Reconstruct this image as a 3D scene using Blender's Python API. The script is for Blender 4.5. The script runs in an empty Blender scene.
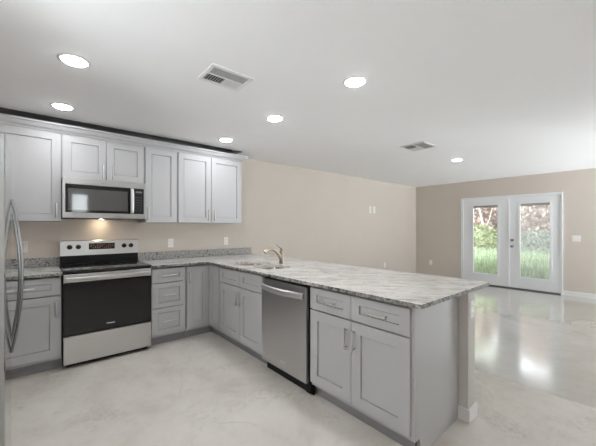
import bpy, bmesh, math, random
from mathutils import Vector, Matrix
random.seed(7)
S = bpy.context.scene
COL = S.collection
R = math.radians

# ------------------------------------------------------------------ camera, world, exposure
cam_d = bpy.data.cameras.new('camera')
cam_d.sensor_width = 36.0
cam_d.lens = 303.6 / 596 * 36.0
cam_d.shift_x = (298 - 294.55) / 596
cam_d.shift_y = (227.35 - 223) / 596
cam_d.clip_start = 0.05
cam = bpy.data.objects.new('camera', cam_d)
COL.objects.link(cam)
cam.location = (0, 0, 1.325)
cam.rotation_euler = (R(90), 0, R(-40.19))
S.camera = cam

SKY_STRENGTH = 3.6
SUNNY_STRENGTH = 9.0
GROUND_FILL_GAIN = 2.7
LAMP_STRENGTH = 80.0
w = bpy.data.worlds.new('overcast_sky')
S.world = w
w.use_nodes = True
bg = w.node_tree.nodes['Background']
bg.inputs['Color'].default_value = (0.92, 0.95, 1.0, 1)
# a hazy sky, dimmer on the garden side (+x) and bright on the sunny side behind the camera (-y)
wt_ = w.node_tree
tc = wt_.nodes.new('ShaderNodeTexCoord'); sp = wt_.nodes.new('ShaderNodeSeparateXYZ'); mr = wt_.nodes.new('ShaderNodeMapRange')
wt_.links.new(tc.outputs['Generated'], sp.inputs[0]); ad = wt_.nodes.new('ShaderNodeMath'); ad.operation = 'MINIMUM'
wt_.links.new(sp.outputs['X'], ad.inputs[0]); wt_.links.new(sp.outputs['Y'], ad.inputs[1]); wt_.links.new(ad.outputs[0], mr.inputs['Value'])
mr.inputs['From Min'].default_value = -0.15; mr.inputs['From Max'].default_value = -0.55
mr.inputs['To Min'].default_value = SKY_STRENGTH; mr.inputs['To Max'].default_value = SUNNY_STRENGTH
# added fill: world light strengthened below the horizon to lift the ceiling
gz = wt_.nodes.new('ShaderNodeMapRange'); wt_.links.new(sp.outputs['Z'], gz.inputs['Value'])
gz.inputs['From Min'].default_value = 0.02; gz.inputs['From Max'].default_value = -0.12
gz.inputs['To Min'].default_value = 1.0; gz.inputs['To Max'].default_value = GROUND_FILL_GAIN
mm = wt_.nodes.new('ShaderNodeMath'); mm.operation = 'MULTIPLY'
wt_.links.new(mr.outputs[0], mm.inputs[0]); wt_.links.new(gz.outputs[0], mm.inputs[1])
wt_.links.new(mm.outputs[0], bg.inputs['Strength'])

vs = S.view_settings
vs.view_transform = 'Standard'
vs.look = 'None'
vs.exposure = 0.33
vs.gamma = 1.0
vs.use_curve_mapping = False
S.cycles.max_bounces = 14
S.cycles.diffuse_bounces = 8
S.cycles.glossy_bounces = 6
S.cycles.transparent_max_bounces = 16
S.cycles.sample_clamp_indirect = 6.0

# ------------------------------------------------------------------ materials
def mat(name, color, rough=0.5, metal=0.0, spec=0.5, coat=0.0, coat_rough=0.1, emit=None, emit_s=0.0):
    m = bpy.data.materials.new(name)
    m.use_nodes = True
    b = m.node_tree.nodes['Principled BSDF']
    b.inputs['Base Color'].default_value = (*color, 1)
    b.inputs['Roughness'].default_value = rough
    b.inputs['Metallic'].default_value = metal
    b.inputs['Specular IOR Level'].default_value = spec
    b.inputs['Coat Weight'].default_value = coat
    b.inputs['Coat Roughness'].default_value = coat_rough
    if emit:
        b.inputs['Emission Color'].default_value = (*emit, 1)
        b.inputs['Emission Strength'].default_value = emit_s
    return m

class NT:
    """short access to a material's node tree"""
    def __init__(s, m):
        s.t = m.node_tree; s.b = s.t.nodes['Principled BSDF']
    def n(s, kind, **kw):
        x = s.t.nodes.new(kind)
        for k, v in kw.items():
            setattr(x, k, v)
        return x
    def l(s, a, b):
        s.t.links.new(a, b)
    def pos(s, scale=(1, 1, 1), rot=(0, 0, 0)):
        g = s.n('ShaderNodeNewGeometry'); mp = s.n('ShaderNodeMapping')
        mp.inputs['Scale'].default_value = scale
        src = g.outputs['Position']
        if any(rot):
            r_ = s.n('ShaderNodeMapping'); r_.inputs['Rotation'].default_value = rot; s.l(src, r_.inputs['Vector']); src = r_.outputs['Vector']
        s.l(src, mp.inputs['Vector'])
        return mp.outputs['Vector']
    def noise(s, vec, scale, detail=4, rough=0.55, dist=0.0):
        x = s.n('ShaderNodeTexNoise')
        x.inputs['Scale'].default_value = scale; x.inputs['Detail'].default_value = detail
        x.inputs['Roughness'].default_value = rough; x.inputs['Distortion'].default_value = dist
        s.l(vec, x.inputs['Vector'])
        return x.outputs['Fac']
    def ramp(s, fac, stops):
        x = s.n('ShaderNodeValToRGB')
        e = x.color_ramp.elements
        while len(e) < len(stops): e.new(0.5)
        for i, (p, c) in enumerate(stops):
            e[i].position = p
            e[i].color = (*c, 1) if not isinstance(c, (int, float)) else (c, c, c, 1)
        s.l(fac, x.inputs['Fac'])
        return x.outputs['Color']
    def mix(s, fac, a, b, mode='MIX'):
        x = s.n('ShaderNodeMix', data_type='RGBA', blend_type=mode)
        for v, i in ((fac, 0), (a, 6), (b, 7)):
            if isinstance(v, bpy.types.NodeSocket): s.l(v, x.inputs[i])
            elif isinstance(v, (int, float)): x.inputs[i].default_value = v
            else: x.inputs[i].default_value = (*v, 1)
        return x.outputs[2]
    def bump(s, h, strength, dist=0.01):
        x = s.n('ShaderNodeBump'); x.inputs['Strength'].default_value = strength
        x.inputs['Distance'].default_value = dist
        s.l(h, x.inputs['Height']); s.l(x.outputs['Normal'], s.b.inputs['Normal'])

def wall_paint(name, color, var=0.03, rough=0.6):
    m = mat(name, color, rough, spec=0.3); t = NT(m)
    f = t.noise(t.pos(), 3.0, 3)
    t.l(t.mix(f, tuple(c * (1 - var) for c in color), tuple(min(1, c * (1 + var)) for c in color)), t.b.inputs['Base Color'])
    t.bump(t.noise(t.pos(), 160, 2), 0.08, 0.002)
    return m

M = {}
M['wall'] = wall_paint('beige_wall_paint', (0.605, 0.545, 0.487))
M['ceiling'] = wall_paint('white_ceiling_paint', (0.94, 0.935, 0.945), 0.015, 0.8)
M['half_wall'] = wall_paint('pale_grey_paint', (0.64, 0.625, 0.60), 0.02)
M['slot_shade'] = wall_paint('shaded_bare_board', (0.26, 0.26, 0.26), 0.1, 0.9)  # board colour also carries the shade inside the ceiling slot
M['white'] = mat('white_trim_paint', (0.80, 0.80, 0.80), 0.4)
M['door_white'] = mat('white_door_paint', (0.80, 0.815, 0.83), 0.35)
M['plastic'] = mat('white_plastic', (0.82, 0.81, 0.79), 0.35)
M['slot'] = mat('dark_slot', (0.03, 0.03, 0.03), 0.6)
M['cab'] = mat('grey_cabinet_paint', (0.50, 0.50, 0.51), 0.38, spec=0.4)
M['toe'] = mat('toe_board_in_shade', (0.30, 0.30, 0.315), 0.5)  # cabinet grey darkened for the shade below the doors
M['nickel'] = mat('brushed_nickel', (0.66, 0.65, 0.64), 0.36, 1.0)
M['dark_nickel'] = mat('dark_metal', (0.28, 0.28, 0.28), 0.3, 1.0)
M['faucet'] = mat('warm_brushed_nickel', (0.40, 0.335, 0.265), 0.3, 1.0)
M['black'] = mat('black_plastic', (0.010, 0.010, 0.011), 0.4, spec=0.25)
M['glass_black'] = mat('black_oven_glass', (0.009, 0.009, 0.010), 0.06, spec=0.45)
M['mw_window'] = mat('grey_microwave_window', (0.085, 0.085, 0.085), 0.05, spec=0.8)
M['cooktop'] = mat('black_ceramic_cooktop', (0.012, 0.012, 0.013), 0.08, spec=0.55)
M['ring'] = mat('grey_burner_print', (0.10, 0.10, 0.10), 0.2)
M['logo'] = mat('pale_logo_print', (0.75, 0.75, 0.75), 0.4)
M['digit'] = mat('reddish_display_digit', (0.22, 0.13, 0.09), 0.4, emit=(0.8, 0.3, 0.15), emit_s=0.03)
M['bronze'] = mat('bronze_sill', (0.10, 0.09, 0.08), 0.45, 0.3)
M['lens'] = mat('lamp_lens', (1, 1, 1), 0.5, emit=(0.965, 0.98, 1.0), emit_s=LAMP_STRENGTH)
M['hood_lens'] = mat('hood_lamp_lens', (1, 1, 1), 0.5, emit=(1.0, 0.80, 0.55), emit_s=110.0)

def steel(name, col, rough, axis):
    m = mat(name, col, rough, 1.0); t = NT(m)
    sc = {'z': (300, 300, 2), 'x': (2, 300, 300), 'y': (300, 2, 300)}[axis]
    f = t.noise(t.pos(sc), 1.0, 2)
    t.l(t.ramp(f, [(0.3, max(0.02, rough - 0.06)), (0.7, rough + 0.06)]), t.b.inputs['Roughness'])
    return m
M['steel'] = steel('stainless_steel', (0.62, 0.615, 0.61), 0.34, 'x')
M['steel_mw'] = steel('microwave_steel', (0.44, 0.435, 0.43), 0.36, 'x')
M['steel_y'] = steel('stainless_steel_panel', (0.56, 0.56, 0.57), 0.36, 'y')
M['steel_hi'] = steel('polished_steel', (0.70, 0.70, 0.70), 0.42, 'y')
M['fridge'] = steel('fridge_door_steel', (0.66, 0.66, 0.66), 0.07, 'z')
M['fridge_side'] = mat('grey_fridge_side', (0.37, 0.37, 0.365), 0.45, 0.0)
M['sink'] = steel('sink_steel', (0.45, 0.40, 0.35), 0.24, 'y')

def granite():
    m = mat('white_granite', (0.6, 0.6, 0.58), 0.10, spec=0.5); t = NT(m)
    rot = (0, 0, R(46))
    p = t.pos()
    flow = t.pos((1.3, 8.0, 3.0), rot)
    base = t.ramp(t.noise(flow, 1.5, 7, 0.65, 0.7), [(0.30, (0.55, 0.535, 0.505)), (0.43, (0.74, 0.73, 0.705)), (0.62, (0.85, 0.845, 0.83))])
    cl = t.ramp(t.noise(t.pos((2.0, 5.0, 3.0), rot), 6.0, 6, 0.7), [(0.36, 0.74), (0.50, 1.0)])
    base = t.mix(1.0, base, cl, 'MULTIPLY')
    flow2 = t.pos((0.9, 6.5, 4.0), rot)
    vein = t.ramp(t.noise(flow2, 1.5, 9, 0.62, 1.0), [(0.480, 0.0), (0.494, 1.0), (0.508, 0.0)])
    patch = t.ramp(t.noise(p, 3.1, 3), [(0.45, 0.0), (0.52, 1.0)])
    c = t.mix(t.mix(1.0, vein, patch, 'MULTIPLY'), base, (0.06, 0.055, 0.05))
    speck = t.ramp(t.noise(p, 70, 4, 0.65), [(0.34, 1.0), (0.40, 0.0)])
    dens = t.ramp(t.noise(p, 4, 4), [(0.42, 0.1), (0.62, 0.9)])
    c = t.mix(t.mix(1.0, speck, dens, 'MULTIPLY'), c, (0.16, 0.155, 0.15))
    t.l(c, t.b.inputs['Base Color'])
    return m
def granite_speckled():
    m = mat('speckled_granite', (0.45, 0.45, 0.44), 0.38, spec=0.2); t = NT(m)
    p = t.pos()
    c = t.ramp(t.noise(p, 60, 5, 0.75), [(0.34, (0.05, 0.05, 0.05)), (0.42, (0.24, 0.235, 0.23)), (0.54, (0.42, 0.415, 0.40)), (0.68, (0.62, 0.61, 0.59))])
    b = t.ramp(t.noise(p, 24, 4, 0.6), [(0.34, 1.0), (0.40, 0.0)])
    c = t.mix(b, c, (0.10, 0.095, 0.09))
    t.l(c, t.b.inputs['Base Color'])
    return m
M['granite'] = granite()
M['granite_edge'] = granite_speckled()
def granite_chiseled():
    m = mat('chiseled_granite_edge', (0.4, 0.4, 0.4), 0.5, spec=0.2); t = NT(m); p = t.pos()
    c = t.ramp(t.noise(p, 40, 5, 0.75), [(0.36, (0.03, 0.03, 0.03)), (0.46, (0.20, 0.195, 0.18)), (0.56, (0.36, 0.355, 0.335)), (0.68, (0.58, 0.57, 0.54))])
    c = t.mix(t.ramp(t.noise(p, 13, 4, 0.65), [(0.36, 0.9), (0.44, 0.0)]), c, (0.05, 0.045, 0.04))
    t.l(c, t.b.inputs['Base Color']); t.bump(t.noise(p, 60, 4, 0.6), 0.5, 0.006)
    return m
M['granite_rim'] = granite_chiseled()

def concrete():
    m = mat('polished_concrete', (0.55, 0.52, 0.48), 0.2, spec=0.5); t = NT(m)
    p = t.pos()
    g = t.n('ShaderNodeNewGeometry'); sx = t.n('ShaderNodeSeparateXYZ'); t.l(g.outputs['Position'], sx.inputs[0])
    # the joint at x = 3.1 between the skim-coated kitchen floor and the polished room floor
    wob = t.n('ShaderNodeMath', operation='MULTIPLY_ADD'); t.l(t.noise(p, 2.5, 4), wob.inputs[0]); wob.inputs[1].default_value = 0.06; wob.inputs[2].default_value = -0.03
    xs = t.n('ShaderNodeMath', operation='ADD'); t.l(sx.outputs['X'], xs.inputs[0]); t.l(wob.outputs[0], xs.inputs[1])
    side = t.n('ShaderNodeMapRange'); t.l(xs.outputs[0], side.inputs['Value'])
    side.inputs['From Min'].default_value = 3.09; side.inputs['From Max'].default_value = 3.12
    cloud = t.noise(p, 1.6, 8, 0.62, 0.6)
    kit = t.ramp(cloud, [(0.30, (0.57, 0.525, 0.475)), (0.50, (0.675, 0.635, 0.585)), (0.70, (0.73, 0.695, 0.65))])
    room = t.ramp(t.noise(p, 1.1, 8, 0.6, 0.8), [(0.30, (0.36, 0.337, 0.31)), (0.52, (0.425, 0.405, 0.378)), (0.70, (0.49, 0.47, 0.44))])
    c = t.mix(side.outputs[0], kit, room)
    fine = t.ramp(t.noise(p, 9, 6, 0.7), [(0.30, 0.93), (0.5, 1.0), (0.8, 1.02)])
    c = t.mix(1.0, c, fine, 'MULTIPLY')
    # trowel smudges and dirt stains with a grain of their own
    st = t.mix(1.0, t.ramp(t.noise(p, 2.3, 5, 0.6, 0.5), [(0.50, 0.0), (0.64, 1.0)]), t.ramp(t.noise(p, 26, 5, 0.75), [(0.42, 0.0), (0.62, 0.55)]), 'MULTIPLY')
    c = t.mix(st, c, (0.40, 0.37, 0.335))
    seam = t.n('ShaderNodeMath', operation='COMPARE'); t.l(xs.outputs[0], seam.inputs[0]); seam.inputs[1].default_value = 3.10; seam.inputs[2].default_value = 0.006
    sm = t.n('ShaderNodeMath', operation='MULTIPLY'); t.l(seam.outputs[0], sm.inputs[0]); sm.inputs[1].default_value = 0.35
    c = t.mix(sm.outputs[0], c, (0.25, 0.23, 0.21))
    # hairline cracks, only here and there
    vo = t.n('ShaderNodeTexVoronoi', feature='DISTANCE_TO_EDGE'); vo.inputs['Scale'].default_value = 0.8
    dv = t.n('ShaderNodeVectorMath', operation='MULTIPLY_ADD')
    nz = t.n('ShaderNodeTexNoise'); nz.inputs['Scale'].default_value = 3.0; t.l(p, nz.inputs['Vector'])
    t.l(nz.outputs['Color'], dv.inputs[0]); dv.inputs[1].default_value = (0.25, 0.25, 0.0); t.l(p, dv.inputs[2])
    t.l(dv.outputs[0], vo.inputs['Vector'])
    cr = t.ramp(vo.outputs['Distance'], [(0.0, 1.0), (0.006, 0.0)])
    cm = t.ramp(t.noise(p, 1.3, 2), [(0.56, 0.0), (0.62, 0.35)])
    c = t.mix(t.mix(1.0, cr, cm, 'MULTIPLY'), c, (0.22, 0.2, 0.18))
    t.l(c, t.b.inputs['Base Color'])
    rr = t.ramp(t.noise(p, 3.5, 6, 0.65), [(0.3, 0.34), (0.7, 0.48)])
    rp = t.ramp(t.noise(p, 3.0, 6, 0.65), [(0.3, 0.10), (0.7, 0.17)])
    rm = t.mix(side.outputs[0], rr, rp)
    t.l(rm, t.b.inputs['Roughness'])
    # the room beyond the joint is sealed with a clear gloss coat
    t.l(side.outputs[0], t.b.inputs['Coat Weight']); t.b.inputs['Coat IOR'].default_value = 2.2
    t.l(rp, t.b.inputs['Coat Roughness'])
    t.bump(t.noise(p, 6, 6, 0.6), 0.05, 0.01)
    return m
M['floor'] = concrete()

def pane(name, haze):
    m = bpy.data.materials.new(name); m.use_nodes = True
    t = m.node_tree; t.nodes.clear()
    o = t.nodes.new('ShaderNodeOutputMaterial'); tr = t.nodes.new('ShaderNodeBsdfTransparent')
    gl = t.nodes.new('ShaderNodeBsdfGlossy'); gl.inputs['Roughness'].default_value = 0.02
    fr = t.nodes.new('ShaderNodeFresnel'); fr.inputs['IOR'].default_value = 1.45
    tr.inputs['Color'].default_value = (0.96, 0.98, 0.97, 1)
    mx = t.nodes.new('ShaderNodeMixShader')
    t.links.new(fr.outputs[0], mx.inputs[0]); t.links.new(tr.outputs[0], mx.inputs[1]); t.links.new(gl.outputs[0], mx.inputs[2])
    last = mx
    if haze:
        df = t.nodes.new('ShaderNodeBsdfTranslucent'); df.inputs['Color'].default_value = (0.9, 0.9, 0.9, 1)
        m2 = t.nodes.new('ShaderNodeMixShader'); m2.inputs[0].default_value = haze
        t.links.new(mx.outputs[0], m2.inputs[1]); t.links.new(df.outputs[0], m2.inputs[2]); last = m2
    t.links.new(last.outputs[0], o.inputs[0])
    return m
M['pane'] = pane('clear_pane', 0.04)
M['pane_hazy'] = pane('hazy_pane', 0.13)

def leaf(name, a, b):
    m = mat(name, a, 0.6); t = NT(m)
    t.l(t.mix(t.ramp(t.noise(t.pos(), 11, 3), [(0.35, 0.0), (0.65, 1.0)]), a, b), t.b.inputs['Base Color'])
    return m
M['grass'] = leaf('grass_blades', (0.30, 0.42, 0.22), (0.62, 0.68, 0.50))
M['hedge'] = leaf('hedge_leaves', (0.10, 0.13, 0.055), (0.27, 0.29, 0.14))
M['greyhedge'] = leaf('grey_green_leaves', (0.11, 0.125, 0.095), (0.25, 0.265, 0.215))
M['red'] = leaf('red_brown_leaves', (0.17, 0.105, 0.08), (0.33, 0.25, 0.205))
M['bark'] = leaf('pale_bark', (0.26, 0.215, 0.18), (0.40, 0.35, 0.30))
M['soil'] = leaf('soil', (0.10, 0.10, 0.06), (0.2, 0.22, 0.12))

# ------------------------------------------------------------------ mesh helpers
LOC = {}
class MB:
    def __init__(s): s.bm = bmesh.new()
    def _merge(s, b2):
        me = bpy.data.meshes.new('tmp'); b2.to_mesh(me); b2.free(); s.bm.from_mesh(me); bpy.data.meshes.remove(me)
    def box(s, x0, x1, y0, y1, z0, z1, bev=0.0, seg=2):
        b = bmesh.new(); bmesh.ops.create_cube(b, size=1)
        for v in b.verts:
            v.co = ((x0 + x1) / 2 + v.co.x * abs(x1 - x0), (y0 + y1) / 2 + v.co.y * abs(y1 - y0), (z0 + z1) / 2 + v.co.z * abs(z1 - z0))
        if bev: bmesh.ops.bevel(b, geom=b.edges[:], offset=bev, segments=seg, affect='EDGES', profile=0.5)
        s._merge(b); return s
    def cyl(s, p0, p1, r0, r1=None, seg=24, bev=0.0):
        r1 = r0 if r1 is None else r1
        p0, p1 = Vector(p0), Vector(p1); d = p1 - p0
        b = bmesh.new(); bmesh.ops.create_cone(b, cap_ends=True, segments=seg, radius1=r0, radius2=r1, depth=d.length)
        if bev:
            es = [e for e in b.edges if len(e.link_faces) == 2 and any(len(f.verts) > 4 for f in e.link_faces)]
            bmesh.ops.bevel(b, geom=es, offset=bev, segments=2, affect='EDGES', profile=0.5)
        q = Vector((0, 0, 1)).rotation_difference(d.normalized()).to_matrix().to_4x4()
        bmesh.ops.transform(b, matrix=Matrix.Translation((p0 + p1) / 2) @ q, verts=b.verts[:])
        s._merge(b); return s
    def tube(s, pts, rad, seg=14, flat=None, sub=6):
        """smooth swept tube; rad a number or list; flat=(a,b) an elliptic section"""
        P = [Vector(p) for p in pts]; n = len(P)
        rs = [rad] * n if isinstance(rad, (int, float)) else list(rad)
        Q, RR = [], []
        if sub > 1 and n > 2:
            for i in range(n - 1):
                a, b_, c, d = P[max(0, i - 1)], P[i], P[i + 1], P[min(n - 1, i + 2)]
                for k in range(sub):
                    t = k / sub
                    Q.append(0.5 * ((2 * b_) + (c - a) * t + (2 * a - 5 * b_ + 4 * c - d) * t * t + (3 * b_ - a - 3 * c + d) * t ** 3))
                    RR.append(rs[i] * (1 - t) + rs[i + 1] * t)
            Q.append(P[-1]); RR.append(rs[-1])
        else: Q, RR = P, rs
        b = bmesh.new(); rings = []
        up = None
        for i, p in enumerate(Q):
            d = (Q[min(i + 1, len(Q) - 1)] - Q[max(i - 1, 0)]).normalized()
            if up is None: up = d.orthogonal().normalized() if not flat else (Vector(flat[2]) - d * d.dot(Vector(flat[2]))).normalized()
            up = (up - d * d.dot(up)).normalized(); side = d.cross(up)
            fa, fb = (flat[0], flat[1]) if flat else (1, 1)
            rings.append([b.verts.new(p + RR[i] * (fa * math.cos(2 * math.pi * k / seg) * up + fb * math.sin(2 * math.pi * k / seg) * side)) for k in range(seg)])
        for i in range(len(rings) - 1):
            for k in range(seg):
                b.faces.new((rings[i][k], rings[i][(k + 1) % seg], rings[i + 1][(k + 1) % seg], rings[i + 1][k]))
        b.faces.new(rings[0][::-1]); b.faces.new(rings[-1])
        s._merge(b); return s
    def prism(s, poly, axis, a0, a1):
        """extrude a 2-D polygon along axis 'x','y' or 'z'"""
        b = bmesh.new()
        def P(u, v, a): return {'x': (a, u, v), 'y': (u, a, v), 'z': (u, v, a)}[axis]
        A = [b.verts.new(P(u, v, a0)) for u, v in poly]; B = [b.verts.new(P(u, v, a1)) for u, v in poly]
        b.faces.new(A); b.faces.new(B[::-1])
        for i in range(len(poly)):
            j = (i + 1) % len(poly); b.faces.new((A[j], A[i], B[i], B[j]))
        s._merge(b); return s
    def build(s, name, m, parent=None, smooth=False, label=None):
        b = s.bm
        bmesh.ops.recalc_face_normals(b, faces=b.faces[:])
        off = LOC.get(parent.name, Vector()) if parent else None
        if parent is None:
            xs = [v.co for v in b.verts]
            off = Vector(((min(v.x for v in xs) + max(v.x for v in xs)) / 2, (min(v.y for v in xs) + max(v.y for v in xs)) / 2, min(v.z for v in xs)))
        bmesh.ops.translate(b, vec=-off, verts=b.verts[:])
        me = bpy.data.meshes.new(name); b.to_mesh(me); b.free()
        if isinstance(m, (list, tuple)):
            for q in m: me.materials.append(q)
        else: me.materials.append(m)
        if smooth:
            for p in me.polygons: p.use_smooth = True
            me.set_sharp_from_angle(angle=R(35))
        o = bpy.data.objects.new(name, me); COL.objects.link(o)
        if parent: o.parent = parent
        else: o.location = off
        LOC[o.name] = off
        if label: o['label'] = label
        return o

def tag(o, label, cat, group=None, kind=None):
    o['label'] = label
    if cat: o['category'] = cat
    if group: o['group'] = group
    if kind: o['kind'] = kind
    return o
def thing(name, label, cat, loc, group=None):
    o = bpy.data.objects.new(name, None); COL.objects.link(o); o.location = loc; o.empty_display_size = 0.1
    LOC[o.name] = Vector(loc)
    return tag(o, label, cat, group)
def struct(o, label=None):
    o['kind'] = 'structure'
    if label: o['label'] = label
    return o
def copy_tree(o, parent=None):
    c = o.copy(); COL.objects.link(c)
    if parent: c.parent = parent
    for ch in o.children: copy_tree(ch, c)
    return c

# faces: local u (along), n (out of the face), z
class Face:
    def __init__(s, axis, at): s.axis, s.at = axis, at
    def p(s, u, n, z): return (u, s.at - n, z) if s.axis == 'Y' else (s.at - n, u, z)
    def box(s, mb, u0, u1, n0, n1, z0, z1, bev=0.0):
        a, b = s.p(u0, n0, z0), s.p(u1, n1, z1)
        return mb.box(min(a[0], b[0]), max(a[0], b[0]), min(a[1], b[1]), max(a[1], b[1]), z0, z1, bev)

def shaker(F, u0, u1, z0, z1, su, sv, th=0.02, rec=0.010):
    """one door/drawer front: frame of stiles and rails round a recessed flat panel"""
    if u0 > u1: u0, u1 = u1, u0
    mb = MB(); b = mb.bm
    def ring(a, n):
        return [b.verts.new(F.p(*q)) for q in ((u0 + a[0], n, z0 + a[1]), (u1 - a[0], n, z0 + a[1]), (u1 - a[0], n, z1 - a[1]), (u0 + a[0], n, z1 - a[1]))]
    e = 0.0015
    rs = [ring((0, 0), -th), ring((0, 0), -e), ring((e, e), 0), ring((su, sv), 0), ring((su + 0.0005, sv + 0.0005), -rec - 0.005), ring((su + 0.004, sv + 0.004), -rec - 0.005), [b.verts.new(F.p(*q)) for q in ((u0 + su + 0.005, -rec, z0 + sv + 0.005), (u1 - su - 0.005, -rec, z0 + sv + 0.005), (u1 - su - 0.005, -rec, z1 - sv - 0.005), (u0 + su + 0.005, -rec, z1 - sv - 0.005))]]
    for A, B in zip(rs, rs[1:]):
        for i in range(4):
            j = (i + 1) % 4; b.faces.new((A[i], A[j], B[j], B[i]))
    b.faces.new(rs[0][::-1]); b.faces.new(rs[-1])
    return mb

def pull(F, parent, u, z, length, vertical, m, n0=0.0):
    mb = MB(); h = length / 2; po = h - 0.016; so = n0 + 0.032
    if vertical:
        mb.cyl(F.p(u, so, z - h), F.p(u, so, z + h), 0.0076, seg=12, bev=0.001)
        for k in (-po, po): mb.cyl(F.p(u, n0, z + k), F.p(u, so, z + k), 0.0045, seg=10)
    else:
        mb.cyl(F.p(u - h, so, z), F.p(u + h, so, z), 0.0076, seg=12, bev=0.001)
        for k in (-po, po): mb.cyl(F.p(u + k, n0, z), F.p(u + k, so, z), 0.0045, seg=10)
    return mb.build('handle', m, parent, True)

def text(s, F, u, n, z, size, m, parent, name='logo_lettering', flip=False, bold=0.0):
    cu = bpy.data.curves.new('t', 'FONT'); cu.body = s; cu.size = size; cu.extrude = 0.0004; cu.offset = bold
    cu.align_x = 'CENTER'; cu.align_y = 'CENTER'
    o = bpy.data.objects.new('t', cu); COL.objects.link(o)
    dg = bpy.context.evaluated_depsgraph_get(); dg.update()
    me = bpy.data.meshes.new_from_object(o.evaluated_get(dg))
    bpy.data.objects.remove(o); bpy.data.curves.remove(cu)
    mb = MB(); mb.bm.from_mesh(me); bpy.data.meshes.remove(me)
    sgn = -1 if F.axis == 'X' else 1
    for v in mb.bm.verts:
        v.co = F.p(u + sgn * v.co.x, n + v.co.z, z + v.co.y)
    return mb.build(name, m, parent)

# ------------------------------------------------------------------ room
XL, XR, YB, YR, H = -0.93, 7.851, 4.173, -2.6, 2.418
T = 0.12
RX0, RX1, RY0 = XL, 2.26, 3.838          # raised pocket in the ceiling above the wall cabinets

struct(MB().box(XL - T, XR + T, YR - T, YB + T, -0.15, 0.0).build('floor', M['floor']), 'polished concrete floor, skim-coated in the kitchen, glossier beyond the joint')
cb = MB()
cb.box(XL - T, XR + T, YR - T, RY0, H, H + 0.15).box(RX1, XR + T, RY0, YB + T, H, H + 0.15)
struct(cb.build('ceiling', M['ceiling']), 'flat white ceiling with round downlights')
struct(MB().box(RX0 - T, RX1 + 0.02, RY0, YB + T, H + 0.15, H + 0.2).box(RX0, RX1 - 0.001, YB - 0.012, YB - 0.0005, 2.355, H + 0.1495).box(RX0, RX1 - 0.001, RY0 + 0.0005, RY0 + 0.012, H + 0.004, H + 0.1495).build('trim_1', M['slot_shade']), 'open slot in the ceiling above the wall cabinets, lining coloured dark for shade')  # lining boards added over the lit wall to paint the slot's shade
struct(MB().box(XL - T, XR + T, YB, YB + T, 0, H).box(XL - T, RX1, YB, YB + T, H, H + 0.15).build('wall_back', M['wall']), 'beige wall behind the range and wall cabinets')
KY0, KY1, KZ0, KZ1 = 1.00, 1.72, 1.40, 2.20
struct(MB().box(XL - T, XL, YR, KY0, 0, H).box(XL - T, XL, KY1, YB, 0, H).box(XL - T, XL, KY0, KY1, 0, KZ0).box(XL - T, XL, KY0, KY1, KZ1, H).box(XL - T, XL, RY0, YB, H, H + 0.15).build('wall_left', M['wall']))
e = bpy.data.objects.new('window_4', None); COL.objects.link(e); e.location = (XL, (KY0 + KY1) / 2, KZ0); LOC[e.name] = Vector(e.location); struct(e)  # added window out of view, brings fill light into the kitchen
f = MB()
for y0, y1, z0, z1 in ((KY0, KY0 + 0.05, KZ0, KZ1), (KY1 - 0.05, KY1, KZ0, KZ1), (KY0 + 0.05, KY1 - 0.05, KZ0, KZ0 + 0.05), (KY0 + 0.05, KY1 - 0.05, KZ1 - 0.05, KZ1)):
    f.box(XL - 0.09, XL - 0.03, y0, y1, z0, z1)
f.build('window_frame', M['white'], e)
MB().box(XL - 0.063, XL - 0.057, KY0 + 0.05, KY1 - 0.05, KZ0 + 0.05, KZ1 - 0.05).build('pane', M['pane'], e)
# door opening in the far wall
DY0, DY1, DZ = 1.150, 3.020, 2.020
LY0, LY1, LZ0, LZ1 = -2.50, -0.80, 0.10, 2.20
e = bpy.data.objects.new('window_2', None); COL.objects.link(e); e.location = (XR, (LY0 + LY1) / 2, LZ0); LOC[e.name] = Vector(e.location); struct(e)  # added window out of view, brings fill light into the far room
f = MB(); ym_ = (LY0 + LY1) / 2
for y0, y1, z0, z1 in ((LY0, LY0 + 0.05, LZ0, LZ1), (LY1 - 0.05, LY1, LZ0, LZ1), (LY0 + 0.05, LY1 - 0.05, LZ0, LZ0 + 0.05), (LY0 + 0.05, LY1 - 0.05, LZ1 - 0.05, LZ1), (ym_ - 0.03, ym_ + 0.03, LZ0 + 0.05, LZ1 - 0.05)):
    f.box(XR + 0.03, XR + 0.09, y0, y1, z0, z1)
f.build('window_frame', M['white'], e)
MB().box(XR + 0.057, XR + 0.063, LY0 + 0.05, LY1 - 0.05, LZ0 + 0.05, LZ1 - 0.05).build('pane', M['pane'], e)
struct(MB().box(XR, XR + T, YR, LY0, 0, H).box(XR, XR + T, LY0, LY1, 0, LZ0).box(XR, XR + T, LY0, LY1, LZ1, H).box(XR, XR + T, LY1, DY0, 0, H).box(XR, XR + T, DY1, YB, 0, H).box(XR, XR + T, DY0, DY1, DZ, H).build('wall_right', M['wall']), 'beige far wall with the glazed double doors')
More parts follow.
